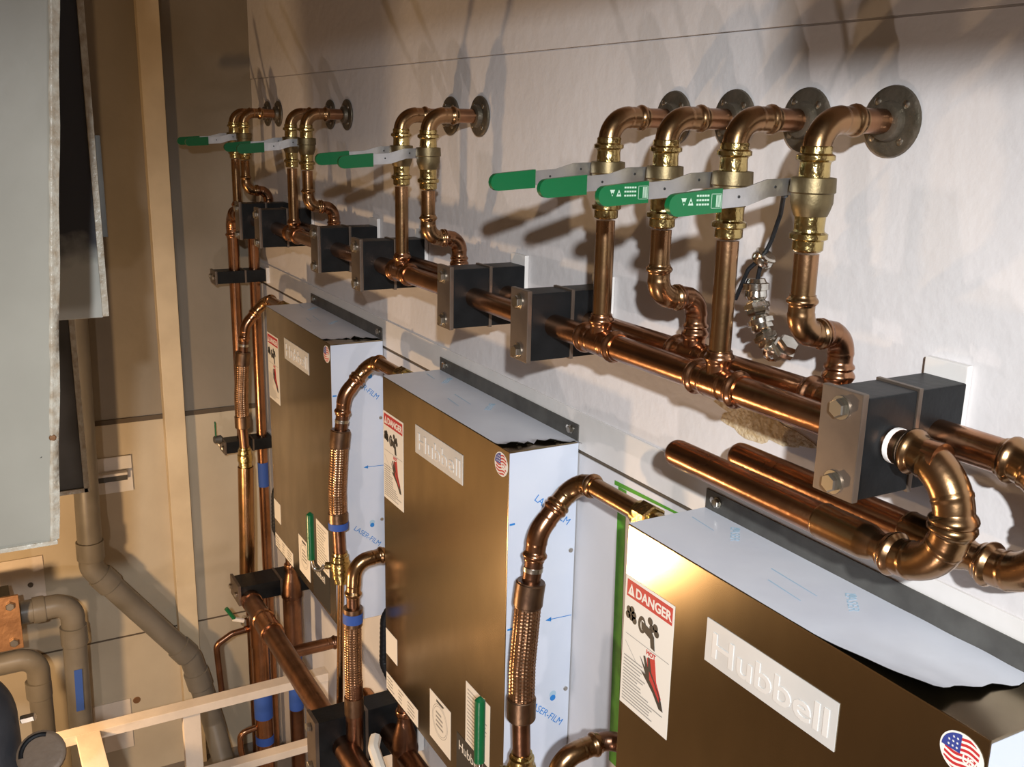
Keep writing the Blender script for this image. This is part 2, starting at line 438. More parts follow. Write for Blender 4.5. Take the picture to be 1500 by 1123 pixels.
# right-hand U-turn into the shock arrestors
def u_turn(bld, y, xe, z2, patina):
    rb_ = .072
    bld(MB().sweep(fit_path([V((xe - .086, y, ZM)), V((xe, y, ZM)), V((xe, y, ZM - .082))], rb_, 14), press(RM, body=1.10), 24), 'upper_elbow', patina)
    bld(MB().sweep(fit_path([V((xe, y, ZM - .068)), V((xe, y, z2)), V((xe - .096, y, z2))], rb_, 14), press(RM, body=1.10), 24), 'lower_elbow', patina)
t1, b1 = manifold('copper_manifold', 'front copper manifold pipe running through the black clamp blocks below the straight risers', YR, (-1.240, -1.587, -2.575, -3.575, -4.385), -.80, -4.50, -3.14)
u_turn(b1, YR, -.772, -.560, 'copper_brown')
b1(MB().lathe([(0, RM * 1.02), (.001, RM * 1.035), (.007, RM * 1.035), (.008, RM * 1.02)], (-.876, YR, ZM), (1, 0, 0), 24), 'paint_ring', 'paint_mark')['label'] = 'white paint ring'
t2, b2 = manifold('copper_manifold', 'rear copper manifold pipe close to the wall, below the S-bend risers', YB, (-1.068, -1.414, -2.399, -3.400, -4.225), -.73, -4.50, -3.14)
u_turn(b2, YB, -.690, -.560, 'copper_brown')
for bb, y in ((b1, YR), (b2, YB)):
    tb = bb(MB().sweep([V((-4.5, y, -1.58)), V((-4.5, y, -1.70))], .0245, 20), 'tape_wrap', 'tape_blue'); tb['label'] = 'blue tape wrap'

# shock arrestors (capped chambers below the manifold)
def arrestor(x0, x1, x2, y, z, label):
    t = thing('shock_arrestor', (x0, y, z), label, 'shock arrestor', 'copper shock arrestors')
    L = x1 - x0
    MB().lathe([(0, .003), (.001, .012), (.004, .020), (.010, .0235), (.02, .0248), (L, .0248)], (0, 0, 0), (1, 0, 0), 28).build('chamber', 'copper', t)
    L2 = x2 - x0
    MB().lathe([(L - .004, .0262), (L - .002, .0272), (L + .001, .0278), (L + .004, .0270), (L + .076, .0270), (L + .086, .0260), (L + .100, .0215), (L + .104, .0205), (L2, .0205)], (0, 0, 0), (1, 0, 0), 28).build('sleeve', 'copper_brown', t)
    return t
arrestor(-1.346, -.985, -.862, YR, -.560, 'long copper shock arrestor in front, lying above the nearest heater')
arrestor(-1.285, -.905, -.785, YB, -.560, 'copper shock arrestor behind, half hidden between its twin and the wall')

# ================================================================== CLAMPS ON THE WALL
def make_clamp(label):
    t = thing('pipe_clamp', (0, 0, ZM), label, 'pipe clamp', 'black block pipe clamps on the wall')
    zt, zb = .070, -.072
    MB().box(-.036, .036, -.216, -.205, zb - .003, zt + .006, bev=.002).build('outer_plate', 'steel_plate', t)
    MB().box(-.036, .036, -.205, -.111, zb, zt, bev=.003).build('front_block', 'rubber_block', t)
    MB().box(-.0375, .0375, -.111, -.103, zb - .003, zt + .003, bev=.001).build('middle_plate', 'steel_plate', t)
    MB().box(-.036, .036, -.103, -.0125, zb, zt, bev=.003).build('rear_block', 'rubber_block', t)
    MB().box(-.038, .034, -.0125, -.001, zb - .008, zt + .024, bev=.002).build('mounting_plate', 'trim', t)
    for zz in (.050, -.055):
        mb = MB(); mb.lathe([(0, .0165), (.002, .0165)], (0, -.216, zz), (0, -1, 0), 20)
        mb.lathe(hexprof(.002, .011, .0135, .002), (0, -.216, zz), (0, -1, 0), 6); mb.build('bolt', 'screw', t, 25)
    return t
cl = make_clamp('nearest black pipe clamp, beside the copper U-bends'); cl.location.x = -.915
GC = 'black block pipe clamps on the wall'
for x, l in ((-1.795, 'black pipe clamp between the four near risers and the middle gap'),
             (-2.165, 'black pipe clamp above the right end of the second heater'),
             (-2.765, 'black pipe clamp just left of the middle pair of risers'),
             (-3.145, 'black pipe clamp just right of the pair above the third heater'),
             (-3.835, 'black pipe clamp just left of the pair above the third heater'),
             (-4.13, 'black pipe clamp farthest along the wall near the back corner')):
    dup(cl, (x, 0, ZM), l, GC)

# ================================================================== HEATERS
HX = [-1.410, -2.629, -3.848]
HW, HD, HB, HT = .760, .184, 1.010, -.715     # width, depth, height, top z
YH = -.0065
def lines(mb, u0, u1, v0, v1, n, P_, mi, th=.0022):
    for k in range(n):
        v = v0 + (v1 - v0) * k / max(1, n - 1)
        ue = u0 + (u1 - u0) * random.uniform(.6, 1)
        mb.add([P_(u0, v - th), P_(ue, v - th), P_(ue, v + th), P_(u0, v + th)], [(0, 1, 2, 3)], mi)
def make_heater(idx, label):
    t = thing('water_heater', (HX[idx], YH, HT), label, 'water heater', 'wall-mounted stainless water heaters')
    yf = -HD
    # housing
    hb = MB(); hb.box(0, HW, yf, 0, -HB, 0, bev=.0025)
    hb.build('housing', 'stainless', t)
    fl = MB(); fl.box(.0, HW, -.003, 0, -.01, .040, bev=.001)
    fo = fl.build('mounting_flange', 'grey_steel', t)
    for xx in (.035, HW - .030):
        mb = MB(); mb.lathe([(0, .0105), (.002, .0105)], (xx, -.003, .022), (0, -1, 0), 16)
        mb.lathe([(0, .0062), (.0006, .0062)], (xx - .0165, -.003, .022), (0, -1, 0), 14, 1)
        mb.lathe(hexprof(.002, .009, .009, .0015), (xx, -.003, .022), (0, -1, 0), 6); mb.build('bolt', ['screw', 'trim'], fo, 25)
    # top film: sheet with torn/peeled right end
    nx, ny = 60, 14
    gap = (.085, .045, .07)[idx]
    vs = []; fs = []
    rj = [random.uniform(-1, 1) for _ in range(ny + 2)]
    for j in range(ny + 1):
        fy = j / ny
        y = yf + .0005 + (HD - .0038) * fy
        if idx == 0: xe = HW - .06 - .035 * (1 - fy) + .004 * math.sin(fy * 19)
        else: xe = HW - gap + .040 * fy + .009 * rj[j] + (.022 if fy > .8 else 0)
        for i in range(nx + 1):
            x = xe * i / nx
            z = .0009
            if idx == 0:
                cu = max(0, (x - (xe - .20)) / .20) * max(0, 1 - fy * 1.1)
                z += .020 * cu ** 1.5 + .0012 * (1 + math.sin(x * 60 + fy * 9)) * max(0, (x - .4) / .36)
            else:
                cu = max(0, (x - (xe - .03)) / .03)
                z += .005 * cu ** 2 * (1 + rj[j + 1])
            vs.append(V((x, y + (.008 * max(0, (x - (xe - .2)) / .2) * (1 - fy) if idx == 0 else 0), z)))
    for j in range(ny):
        for i in range(nx):
            a = j * (nx + 1) + i; fs.append((a, a + 1, a + nx + 2, a + nx + 1))
    mb = MB(); mb.add(vs, fs, 0)
    dn = [v - V((0, 0, .0006)) for v in vs]
    mb.add(dn, [tuple(reversed(f)) for f in fs], 1)
    # rim
    ring = [i for i in range(nx + 1)] + [j * (nx + 1) + nx for j in range(1, ny + 1)] + [ny * (nx + 1) + i for i in range(nx - 1, -1, -1)] + [j * (nx + 1) for j in range(ny - 1, 0, -1)]
    rv = [vs[i] for i in ring] + [dn[i] for i in ring]; n = len(ring)
    mb.add(rv, [(k, (k + 1) % n, n + (k + 1) % n, n + k) for k in range(n)], 1)
    zt = .0017
    for (uu, vv) in ((.13, -.045), (.42, -.060)):
        mb.text('LASER', (uu - .03, vv + .02, zt), (.75, -.66, 0), (.66, .75, 0), .024, 2, .0001)
        mb.lathe([(0, .006), (.0001, .006)], (uu - .015, vv + .022, zt), (0, 0, 1), 14, 2)
    for (uu, vv, ll) in ((.03, -.06, .07), (.27, -.085, .11), (.30, -.12, .08)):
        mb.add([(uu, vv, zt), (uu + ll, vv - .006, zt), (uu + ll, vv - .004, zt), (uu, vv + .003, zt)], [(0, 1, 2, 3)], 2)
    tf = mb.build('top_film', ['film_top', 'film_under', 'film_faded'], t, 60)
    tf['label'] = 'white protective film peeling at the right end'
    # side film with blue print
    sf = MB(); sf.box(HW, HW + .0010, yf + .001, -.001, -HB + .002, -.004)
    X = HW + .0014; up = V((0, .76, -.65)); vp = V((0, .65, .76))
    for (yy, zz) in ((-.118, -.125), (-.118, -.660)):
        sf.text('LASER-FILM', (X, yy, zz), up, vp, .0245, 1, .0001)
        sf.lathe([(0, .008), (.0002, .008)], (X, yy + .070, zz + .004), (1, 0, 0), 16, 1)
        sf.lathe([(0, .0095), (.0001, .0095)], (X, yy + .070, zz + .014), (1, 0, 0), 16, 2)
    zz = -.440
    sf.add([(X, -.062, zz - .001), (X, -.003, zz - .003), (X, -.003, zz - .001), (X, -.062, zz + .001)], [(0, 1, 2, 3)], 1)
    sf.add([(X, -.076, zz), (X, -.060, zz - .006), (X, -.060, zz + .006)], [(0, 1, 2)], 1)
    for zz in (-.175, -.44): sf.box(X - .0001, X, yf + .004, yf + .018, zz - .003, zz + .002, 1)
    so = sf.build('side_film', ['film', 'film_blue', 'film_faded'], t, 0); so['label'] = 'bluish white protective film with blue print'
    for zz in (-.27, -.64): MB().lathe([(0, .006), (.003, .0055), (.004, .002)], (HW + .001, -.012, zz), (1, 0, 0), 12).build('side_screw', 'screw', t)
    # --- labels on the front (u right, v up, facing -y)
    def P_(u, v, e=.0012): return V((u, yf - e, v))
    d = MB(); d.box(.003, .151, yf - .0008, yf, -.366, -.100, 0, .0003)
    d.box(.009, .146, yf - .0011, yf - .0006, -.140, -.106, 1)
    d.text('DANGER', P_(.036, -.133), (1, 0, 0), (0, 0, 1), .0265, 0, .0002, bold=.0007)
    d.prism([(.013, -.135), (.033, -.135), (.023, -.112)], (0, yf - .0009, 0), (1, 0, 0), (0, 0, 1), .0005, 0)
    d.prism([(.0218, -.121), (.0242, -.121), (.0235, -.1295), (.0225, -.1295)], (0, yf - .0012, 0), (1, 0, 0), (0, 0, 1), .0005, 1)
    # taps and spout
    Q = lambda pts, mi, e=.0011: d.prism(pts, (0, yf - e + .0004, 0), (1, 0, 0), (0, 0, 1), .0004, mi)
    def disc(u, v, r, mi, e=.0011, sx=1.0):
        Q([(u + r * sx * math.cos(2 * PI * k / 18), v + r * math.sin(2 * PI * k / 18)) for k in range(18)], mi, e)
    for (u, v) in ((.018, -.166), (.034, -.171), (.026, -.178), (.028, -.163), (.016, -.177), (.036, -.181)): disc(u, v, .0075, 2)
    for (u, v) in ((.084, -.160), (.100, -.166), (.090, -.172), (.104, -.176)): disc(u, v, .0075, 2)
    disc(.060, -.178, .017, 2, .0011, .7); disc(.062, -.178, .010, 0, .0013, .6)
    Q([(.058, -.170), (.088, -.176), (.098, -.186), (.102, -.212), (.090, -.210), (.087, -.194), (.060, -.186)], 2, .0015)
    d.text('HOT', P_(.078, -.228), (1, 0, 0), (0, 0, 1), .013, 1, .0002, bold=.0004)
    # hand under the water
    Q([(.080, -.235), (.104, -.228), (.112, -.270), (.128, -.296), (.124, -.312), (.106, -.290), (.088, -.272)], 1)
    hand = [(.060, -.242), (.078, -.258), (.070, -.236), (.075, -.234), (.086, -.254), (.084, -.232), (.089, -.232), (.096, -.258), (.108, -.272), (.126, -.294), (.136, -.318), (.124, -.318), (.104, -.296), (.084, -.282), (.066, -.270), (.080, -.270)]
    Q(hand, 2, .0014)
    Q([(.090, -.258), (.106, -.274), (.122, -.294), (.124, -.304), (.104, -.284), (.092, -.274)], 1, .0017)
    for q0, q1 in (((.012, -.216), (.145, -.216)), ((.012, -.232), (.050, -.262))):
        a, b = V((q0[0], yf - .0011, q0[1])), V((q1[0], yf - .0011, q1[1])); nn = V((0, 0, .0006))
        d.add([a - nn, b - nn, b + nn, a + nn], [(0, 1, 2, 3)], 3)
    lines(d, .010, .080, -.262, -.290, 5, P_, 3, .0011); lines(d, .010, .142, -.300 if False else -.322, -.354, 6, P_, 3, .0011)
    lines(d, .010, .078, -.296, -.316, 4, P_, 3, .0011)
    do = d.build('danger_label', ['paper', 'red', 'ink', 'ink_grey'], t, 0); do['label'] = 'white danger label with red header'
    npl = MB(); npl.box(.237, .528, yf - .0016, yf, -.158, -.079, 0, .0006)
    npl.text('Hubbell', (.250, yf - .0018, -.142), (1, 0, 0), (0, 0, 1), .064, 1, .0014, bold=.0008, sx=1.33)
    npl.build('name_plate', ['plate_white', 'emboss'], t, 30)['label'] = 'white embossed name plate'
    fg = MB(); cu_, cv, ru, rv_ = .724, -.040, .030, .027
    ell = lambda s_, u: math.sqrt(max(0, 1 - ((u - cu_) / (ru * s_)) ** 2)) * rv_ * s_
    Q2 = lambda pts, mi, e: fg.prism(pts, (0, yf - e + .0004, 0), (1, 0, 0), (0, 0, 1), .0004, mi)
    Q2([(cu_ + 1.06 * ru * math.cos(2 * PI * k / 32), cv + 1.06 * rv_ * math.sin(2 * PI * k / 32)) for k in range(32)], 0, .0008)
    for k in range(7):          # red stripes clipped by the oval
        v0 = cv + rv_ * (-.92 + k * .27); top, bot = [], []
        for j in range(13):
            u = cu_ - ru * .97 + ru * 1.94 * j / 12; e = ell(.97, u); wv = .002 * math.sin((u - cu_) * 160)
            lo_, hi_ = max(v0 + wv, cv - e), min(v0 + rv_ * .14 + wv, cv + e)
            if hi_ > lo_: top.append((u, hi_)); bot.append((u, lo_))
        if len(top) > 1: Q2(bot + top[::-1], 1, .0011)
    can = []
    for k in range(12):
        a = PI / 2 + PI / 2 * k / 11; can.append((cu_ + ru * .97 * math.cos(a), cv + rv_ * .97 * math.sin(a)))
    Q2([(cu_ - .002, cv)] + [(cu_ - .002, cv + rv_ * .95)] + can[1:], 2, .0014)
    for a in range(3):
        for b in range(3):
            u, v = cu_ - .007 - .006 * a, cv + .005 + .0065 * b
            if (u - cu_) ** 2 / ru ** 2 + (v - cv) ** 2 / rv_ ** 2 < .75:
                Q2([(u + (.0019 if k % 2 else .0008) * math.sin(2 * PI * k / 10), v + (.0019 if k % 2 else .0008) * math.cos(2 * PI * k / 10)) for k in range(10)], 0, .0017)
    fg.text('USA', (cu_ + .002, yf - .0016, cv - .008), (1, 0, 0), (0, 0, 1), .014, 0, .0002, bold=.0003)
    fg.build('flag_sticker', ['paper', 'red', 'flag_blue'], t, 0)['label'] = 'oval flag sticker'
    s1 = MB(); s1.box(.004, .092, yf - .0007, yf, -.882, -.796, 0); s1.build('square_label', 'paper', t, 0)
    s2 = MB(); s2.box(.004, .246, yf - .0007, yf, -1.003, -.946, 0)
    for u0, u1 in ((.012, .07), (.10, .14), (.17, .235)):
        lines(s2, u0, u1, -.958, -.992, 4, lambda u, v: P_(u, v, .0009), 1, .002)
    s2.build('strip_label', ['paper', 'ink_grey'], t, 0)
    s3 = MB(); s3.box(.331, .466, yf - .0007, yf, -.975, -.827, 0)
    for rr in (.050, .044):
        ring_ = []
        for k in range(32):
            a = 2 * PI * k / 32; a2 = 2 * PI * (k + 1) / 32
            s3.add([P_(.398 + rr * math.cos(a), -.895 + rr * math.sin(a), .0009), P_(.398 + rr * math.cos(a2), -.895 + rr * math.sin(a2), .0009),
                    P_(.398 + (rr - .0014) * math.cos(a2), -.895 + (rr - .0014) * math.sin(a2), .0009), P_(.398 + (rr - .0014) * math.cos(a), -.895 + (rr - .0014) * math.sin(a), .0009)], [(0, 1, 2, 3)], 1)
    lines(s3, .372, .43, -.875, -.915, 4, lambda u, v: P_(u, v, .0009), 1, .003); lines(s3, .375, .425, -.838, -.842, 2, lambda u, v: P_(u, v, .0009), 2, .0018)
    s3.build('round_mark_label', ['paper', 'ink_grey', 'ink'], t, 0)
    s4 = MB(); s4.box(.556, .690, yf - .0007, yf, -.858, -.682, 0); lines(s4, .566, .68, -.70, -.845, 14, lambda u, v: P_(u, v, .0009), 1, .0016)
    s4.build('instruction_label', ['paper', 'ink_grey'], t, 0)
    s5 = MB(); s5.box(.504, .690, yf - .0007, yf, -1.0, -.860, 0); s5.text('Hubbell', (.516, yf - .0009, -.905), (1, 0, 0), (0, 0, 1), .040, 1, .0001)
    s5.build('black_label', ['ink', 'paper'], t, 0)['label'] = 'black label with white lettering'
    # bottom outlet stub
    return t
HL = ['nearest stainless water heater with a peeling white film top and flag sticker',
      'middle stainless water heater, second of three along the wall',
      'farthest stainless water heater, next to the back wall pipes']
for i in range(3): make_heater(i, HL[i])

# ================================================================== HOSES AND VALVES AT THE HEATERS
def braid_r(r, lobes=22, pitch=.0085):
    def f(s, L, t):
        a = lobes * t / 2 + s * PI / pitch; b = lobes * t / 2 - s * PI / pitch
        return r * (1 + .034 * math.cos(a) * math.cos(b))
    return f
def hex_nut(mb, org, ax, L, r, mi=0): mb.lathe(hexprof(0, L, r, .003), org, ax, 6, mi)
def make_hose(hx, low, label, lever=True):
    t = thing('flexible_hose', (hx, 0, -.742), label, 'flexible hose', 'braided hoses at the top of each heater')
    o = V((0, 0, -.742))
    S = lambda x, y, z: V((x, y, z)) - o
    r = .0205
    mb = MB(); hex_nut(mb, S(-.040, -.10, -.742), (-1, 0, 0), .040, .031); mb.lathe([(0, .021), (.045, .021)], S(.002, -.10, -.742), (-1, 0, 0), 20)
    mb.lathe([(0, .026), (.010, .026)], S(-.080, -.10, -.742), (-1, 0, 0), 24); mb.build('union_nut', 'brass', t, 25)
    MB().sweep([S(-.080, -.10, -.742), S(-.262, -.10, -.742)], r, 22).build('feed_pipe', 'copper_brown', t)
    MB().sweep(fit_path([S(-.243, -.10, -.742), S(-.312, -.102, -.744), S(-.313, -.158, -.806)], .058, 12), press(r), 22).build('elbow', 'copper_brown', t)
    MB().sweep(fit_path([S(-.313, -.148, -.795), S(-.314, -.196, -.850), S(-.313, -.205, -.915)], .075, 10), press(r), 22).build('bent_coupling', 'copper', t)
    MB().lathe([(0, .0218), (.0005, .0222), (.010, .0222), (.0105, .0218)], S(-.313, -.2065, -.928), (0, -.1, -1), 24).build('band', 'screw', t)
    path = [S(-.313, -.204, -.91), S(-.313, -.216, -1.0), S(-.312, -.228, -1.16), S(-.311, -.228, -1.30), S(-.311, -.224, -1.40)]
    fp = resample(fillet(path, .4, 6), .0021)
    MB().sweep(resample(fp, .02), r, 20).build('hose_pipe', 'copper_dark', t)
    L = [0]
    for a, b in zip(fp[:-1], fp[1:]): L.append(L[-1] + (b - a).length)
    cut = lambda a, b: [p for p, l in zip(fp, L) if a <= l <= b]
    MB().sweep(cut(.105, .335), braid_r(.0288), 88).build('braid', 'braid', t, 0)
    for a, b in ((.052, .112), (.328, .385)):
        MB().sweep(cut(a, b), lambda s, Lm, th: .0325 if .003 < s < Lm - .003 else .0305, 24).build('ferrule', 'ferrule', t)
    # ball valve under the hose with its lever
    zv = -1.40
    mb = MB(); mb.lathe([(0, .024), (-.01, .024), (-.012, .029), (-.03, .029), (-.034, .033), (-.062, .033), (-.066, .029), (-.088, .029), (-.09, .022), (-.11, .022)], S(-.311, -.224, zv + .02), (0, 0, 1), 16, 0)
    if lever: mb.lathe([(0, .012), (.05, .012)], S(-.311, -.224, zv - .03), (-.5, -.85, 0), 12, 0)
    mb.build('valve_body', 'brass', t)
    if lever: lv = MB(); lv.sweep(fillet([S(-.336, -.272, zv - .03), S(-.352, -.300, zv - .075), S(-.362, -.306, zv - .005)], .018, 5), .0065, 10, 0)
    if lever: lo_ = lv.build('valve_lever', 'nickel', t)
    if lever: MB().sweep(resample([S(-.362, -.306, zv - .01), S(-.362, -.306, -1.245)], .008), lambda s, Lm, th: .0125 * (1 if s < Lm - .012 else math.sqrt(max(.05, 1 - ((s - Lm + .012) / .0125) ** 2))), 14).build('grip', 'green', lo_)
    if low:
        MB().sweep(resample(fillet([S(-.311, -.224, -1.47), S(-.311, -.232, -1.75), S(-.311, -.240, -1.975)], .1, 6), .05), low, 20).build('down_pipe', 'copper_brown', t)
    return t
HH = ['braided copper hose in front of the middle heater side film, feeding the nearest heater',
      'braided copper hose between the middle and farthest heaters',
      'braided copper hose left of the farthest heater beside the down pipes']
lows = [.020, .011, .034]
for i in range(3):
    t = make_hose(HX[i], lows[i], HH[i], i < 2)
    if i == 1:
        b = MB().sweep([(-.3105, -.2275, -.53), (-.3105, -.2275, -.553)], .0333, 24).build('tape_wrap', 'tape_blue', t); b['label'] = 'blue tape'

def make_low_hose(hx, label):
    t = thing('lower_hose', (hx, 0, -1.33), label, 'flexible hose', 'lower hoses at the heater bottoms')
    S = lambda x, y, z: V((x, y, z + 1.33))
    MB().sweep(fit_path([S(.0, -.11, -1.315), S(-.10, -.11, -1.315), S(-.10, -.16, -1.318)], .04, 8), .0205, 18).build('feed_pipe', 'copper_dark', t)
    MB().sweep(fit_path([S(-.10, -.15, -1.317), S(-.10, -.250, -1.325), S(-.10, -.258, -1.44)], .052, 12), press(.0205), 20).build('elbow', 'copper_brown', t)
    path = resample([S(-.10, -.258, -1.43), S(-.10, -.262, -1.60), S(-.10, -.262, -1.98)], .0022)
    MB().sweep(resample([path[0], path[-1]], .01), lambda s_, L_, t_: .0205 if s_ < .3 else .028, 18).build('hose_pipe', 'copper_dark', t)
    br = [p for p in path if -1.80 < p.z - 1.33 < -1.50]
    MB().sweep(br, braid_r(.027), 88).build('braid', 'braid', t, 0)
    for a, b in ((-1.535, -1.475), (-1.85, -1.785)):
        MB().sweep([p for p in path if a < p.z - 1.33 < b], .031, 22).build('ferrule', 'ferrule', t)
    tb = MB().sweep([p for p in path if -1.525 < p.z - 1.33 < -1.490], .0316, 22).build('tape_wrap', 'tape_blue', t); tb['label'] = 'blue tape'
    return t
lh = make_low_hose(HX[0], 'copper elbow and hose at the lower left of the nearest heater')
lh.location = (HX[0] - .045, .02, -1.297)
dup(lh, (HX[1], 0, -1.33), 'braided lower hose hanging at the left bottom of the middle heater')

def make_outlet(hx, label):
    t = thing('outlet_reducer', (hx, -.13, -2.0), label, 'pipe fitting', 'copper reducers under the heaters')
    MB().lathe([(-.20, .040), (.03, .040), (.034, .044), (.05, .044), (.055, .040), (.09, .038), (.14, .024), (.15, .022), (.235, .022)], (0, 0, 0), (0, 0, 1), 24).build('reducer_body', 'copper_dark', t)
    MB().lathe([(.165, .027), (.168, .029), (.182, .029), (.185, .027)], (0, 0, 0), (0, 0, 1), 20).build('ring', 'copper', t)
    return t
ou = make_outlet(HX[1] - .0, 'dark copper reducer under the left bottom corner of the middle heater')
dup(ou, (HX[2] + .0, -.13, -2.0), 'dark copper reducer under the left bottom corner of the farthest heater')

# black conduits at the left edges of the heaters
def make_conduit(hx, label):
    t = thing('black_conduit', (hx, -.10, -1.45), label, 'conduit', 'black conduits at the heaters')
    P0 = [(.005, .0, .0), (-.045, -.02, .02), (-.055, -.07, -.06), (-.055, -.075, -.22), (-.035, -.04, -.32), (-.03, .02, -.40)]
    MB().sweep(resample(fillet(P0, .06, 8), .005), lambda s, L, t_: .0155 * (1 + .05 * math.sin(s * 900)), 14).build('conduit_body', 'black', t)
    MB().lathe([(0, .02), (.02, .02)], (.004, 0, .002), (-1, .0, .2), 12).build('conduit_nut', 'grey_steel', t)
    return t
cd = make_conduit(HX[1], 'black conduit curving out of the left edge of the middle heater')
dup(cd, (HX[2], -.10, -1.45), 'black conduit at the left edge of the farthest heater')

# green tape on the backboard left of the nearest heater
tp = MB()
tp.prism([(-1.705, -.772), (-1.675, -.772), (-1.655, -1.45), (-1.688, -1.45)], (0, -.0047, 0), (1, 0, 0), (0, 0, 1), .0008)
tp.prism([(-1.72, -.762), (-1.44, -.756), (-1.44, -.760), (-1.72, -.772)], (0, -.0047, 0), (1, 0, 0), (0, 0, 1), .0008)
tag(tp.build('masking_tape', 'tape_green', None, 0), 'green masking tape edge on the white board left of the nearest heater', 'tape')

# ================================================================== NICKEL GLANDS HANGING ON A CABLE TIE
gp = [V(p) for p in ((-1.239, -.085, -.240), (-1.236, -.085, -.276), (-1.225, -.085, -.300), (-1.213, -.083, -.325), (-1.198, -.08, -.347), (-1.176, -.078, -.352), (-1.158, -.076, -.330))]
gt = thing('gland_string', gp[0], 'string of shiny nickel cable glands hanging between the two right near risers', 'pipe fittings')
def L_(p): return p - gp[0]
for k in range(6):
    a, b = L_(gp[k]), L_(gp[k + 1]); d_ = (b - a)
    mb = MB(); ln = d_.length
    mb.lathe([(0, .0145), (ln * .18, .0175), (ln * .22, .0215), (ln * .5, .0215), (ln * .55, .0175), (ln * .8, .0185), (ln * .95, .0155)], a, d_, 6 if k % 2 else 18)
    mb.build(('gland_body', 'gland_nut')[k % 2], 'nickel', gt, 30)
mb = MB(); kp = V((-1.226, -.085, -.206)) - gp[0]
mb.lathe([(-.010, .012), (-.008, .017), (-.002, .019), (.004, .017), (.008, .019), (.012, .013)], kp, (.5, .2, .8), 20); mb.build('gland_ring', 'nickel', gt)
ct = MB()
def strap(pts, wd=.0036): ct.sweep(resample(fillet(pts, .02, 6), .008), wd, 8)
strap([(-1.112, -.158, -.096), (-1.135, -.140, -.098), (-1.180, -.10, -.130), (-1.213, -.083, -.175), (-1.230, -.085, -.21), (-1.238, -.085, -.255)])
strap([(-1.222, -.088, -.20), (-1.243, -.10, -.225), (-1.268, -.10, -.278)])
tag(ct.build('cable_tie', 'black'), 'black cable tie looped from the nearest valve lever to the nickel glands', 'cable tie')

# ================================================================== BACK CORNER: DOWN PIPE CLAMPS
def h_clamp(x, z, label, ex=0.0):
    t = thing('down_pipe_clamp', (x, 0, z), label, 'pipe clamp', 'clamps on the vertical pipes')
    MB().box(-.05, .05, -.245, -.235, -.030, .030, bev=.002).build('outer_plate', 'steel_plate', t)
    MB().box(-.045, .045, -.235, -.115, -.027, .027, bev=.003).build('front_block', 'rubber_block', t)
    MB().box(-.047, .047, -.115, -.107, -.029, .029, bev=.001).build('middle_plate', 'steel_plate', t)
    MB().box(-.045, .045, -.107, -.02, -.027, .027, bev=.003).build('rear_block', 'rubber_block', t)
    MB().box(-.05, .05, -.02, -.001, -.035, .035, bev=.002).build('mounting_plate', 'trim', t)
    for xx in (-.03, .03): MB().lathe(hexprof(0, .010, .011, .002), (xx, -.245, 0), (0, -1, 0), 6).build('bolt', 'screw', t, 25)
    return t
hc = h_clamp(-4.5, -.69, 'upper horizontal clamp on the two vertical copper pipes at the back corner')
dup(hc, (-4.5, 0, -1.475), 'lower horizontal clamp on the vertical copper pipes at the back corner')
sv = thing('small_valve', (-4.5, -.262, -1.44), 'small green handled valve beside the lower vertical pipe clamp', 'valve')
MB().lathe([(-.02, .012), (-.015, .018), (.015, .018), (.02, .012)], (0, 0, 0), (0, 1, 0), 12).build('valve_body', 'grey_steel', sv)
MB().box(-.006, .006, -.012, -.006, .0, .085, bev=.002).build('handle', 'green', sv)

# ================================================================== LOWER MANIFOLDS
def low_manifold(y, x0, x1, r, label):
    t = thing('lower_manifold', (x0, y, -1.975), label, 'copper pipe', 'lower copper manifolds')
    MB().sweep(resample([V((0, 0, 0)), V((x1 - x0, 0, 0))], .3), r, 24).build('main_pipe', 'copper_dark', t)
    MB().lathe([(-.005, .004), (-.002, r * .8), (.005, r * 1.06), (.05, r * 1.06), (.055, r)], (0, 0, 0), (1, 0, 0), 24).build('end_cap', 'copper', t)
    return t
t = low_manifold(-.290, -4.06, -1.95, .039, 'large front lower manifold pipe running under the heaters towards the camera')
MB().sweep(fit_path([(.52, -.0, .0), (.52, .05, -.075), (.52, .25, -.075)], .04, 10), press(.0215), 18).build('branch_pipe', 'copper_dark', t)
MB().lathe([(0, .044), (.004, .048), (.018, .048), (.022, .044), (.12, .044), (.124, .048), (.138, .048), (.142, .044)], (.34, 0, 0), (1, 0, 0), 24).build('coupling', 'copper', t)
MB().lathe([(0, .043), (.12, .043)], (.06, 0, 0), (1, 0, 0), 24).build('coupling', 'copper', t)
low_manifold(-.130, -3.0, -1.95, .035, 'rear lower manifold pipe under the middle heater')
c2 = thing('lower_pipe_clamp', (-2.80, 0, -1.965), 'big black clamp on the lower manifold under the middle heater', 'pipe clamp')
MB().box(-.045, .045, -.385, -.372, -.100, .100, bev=.002).build('outer_plate', 'steel_plate', c2)
MB().box(-.043, .043, -.372, -.215, -.095, .095, bev=.003).build('front_block', 'rubber_block', c2)
MB().box(-.045, .045, -.215, -.205, -.098, .098, bev=.001).build('middle_plate', 'steel_plate', c2)
MB().box(-.043, .043, -.205, -.03, -.095, .095, bev=.003).build('rear_block', 'rubber_block', c2)
MB().box(-.05, .05, -.03, -.0085, -.11, .11, bev=.002).build('mounting_plate', 'trim', c2)
for zz in (.065, -.075): MB().lathe(hexprof(0, .016, .015, .002), (0, -.385, zz), (0, -1, 0), 6).build('bolt', 'screw', c2, 25)

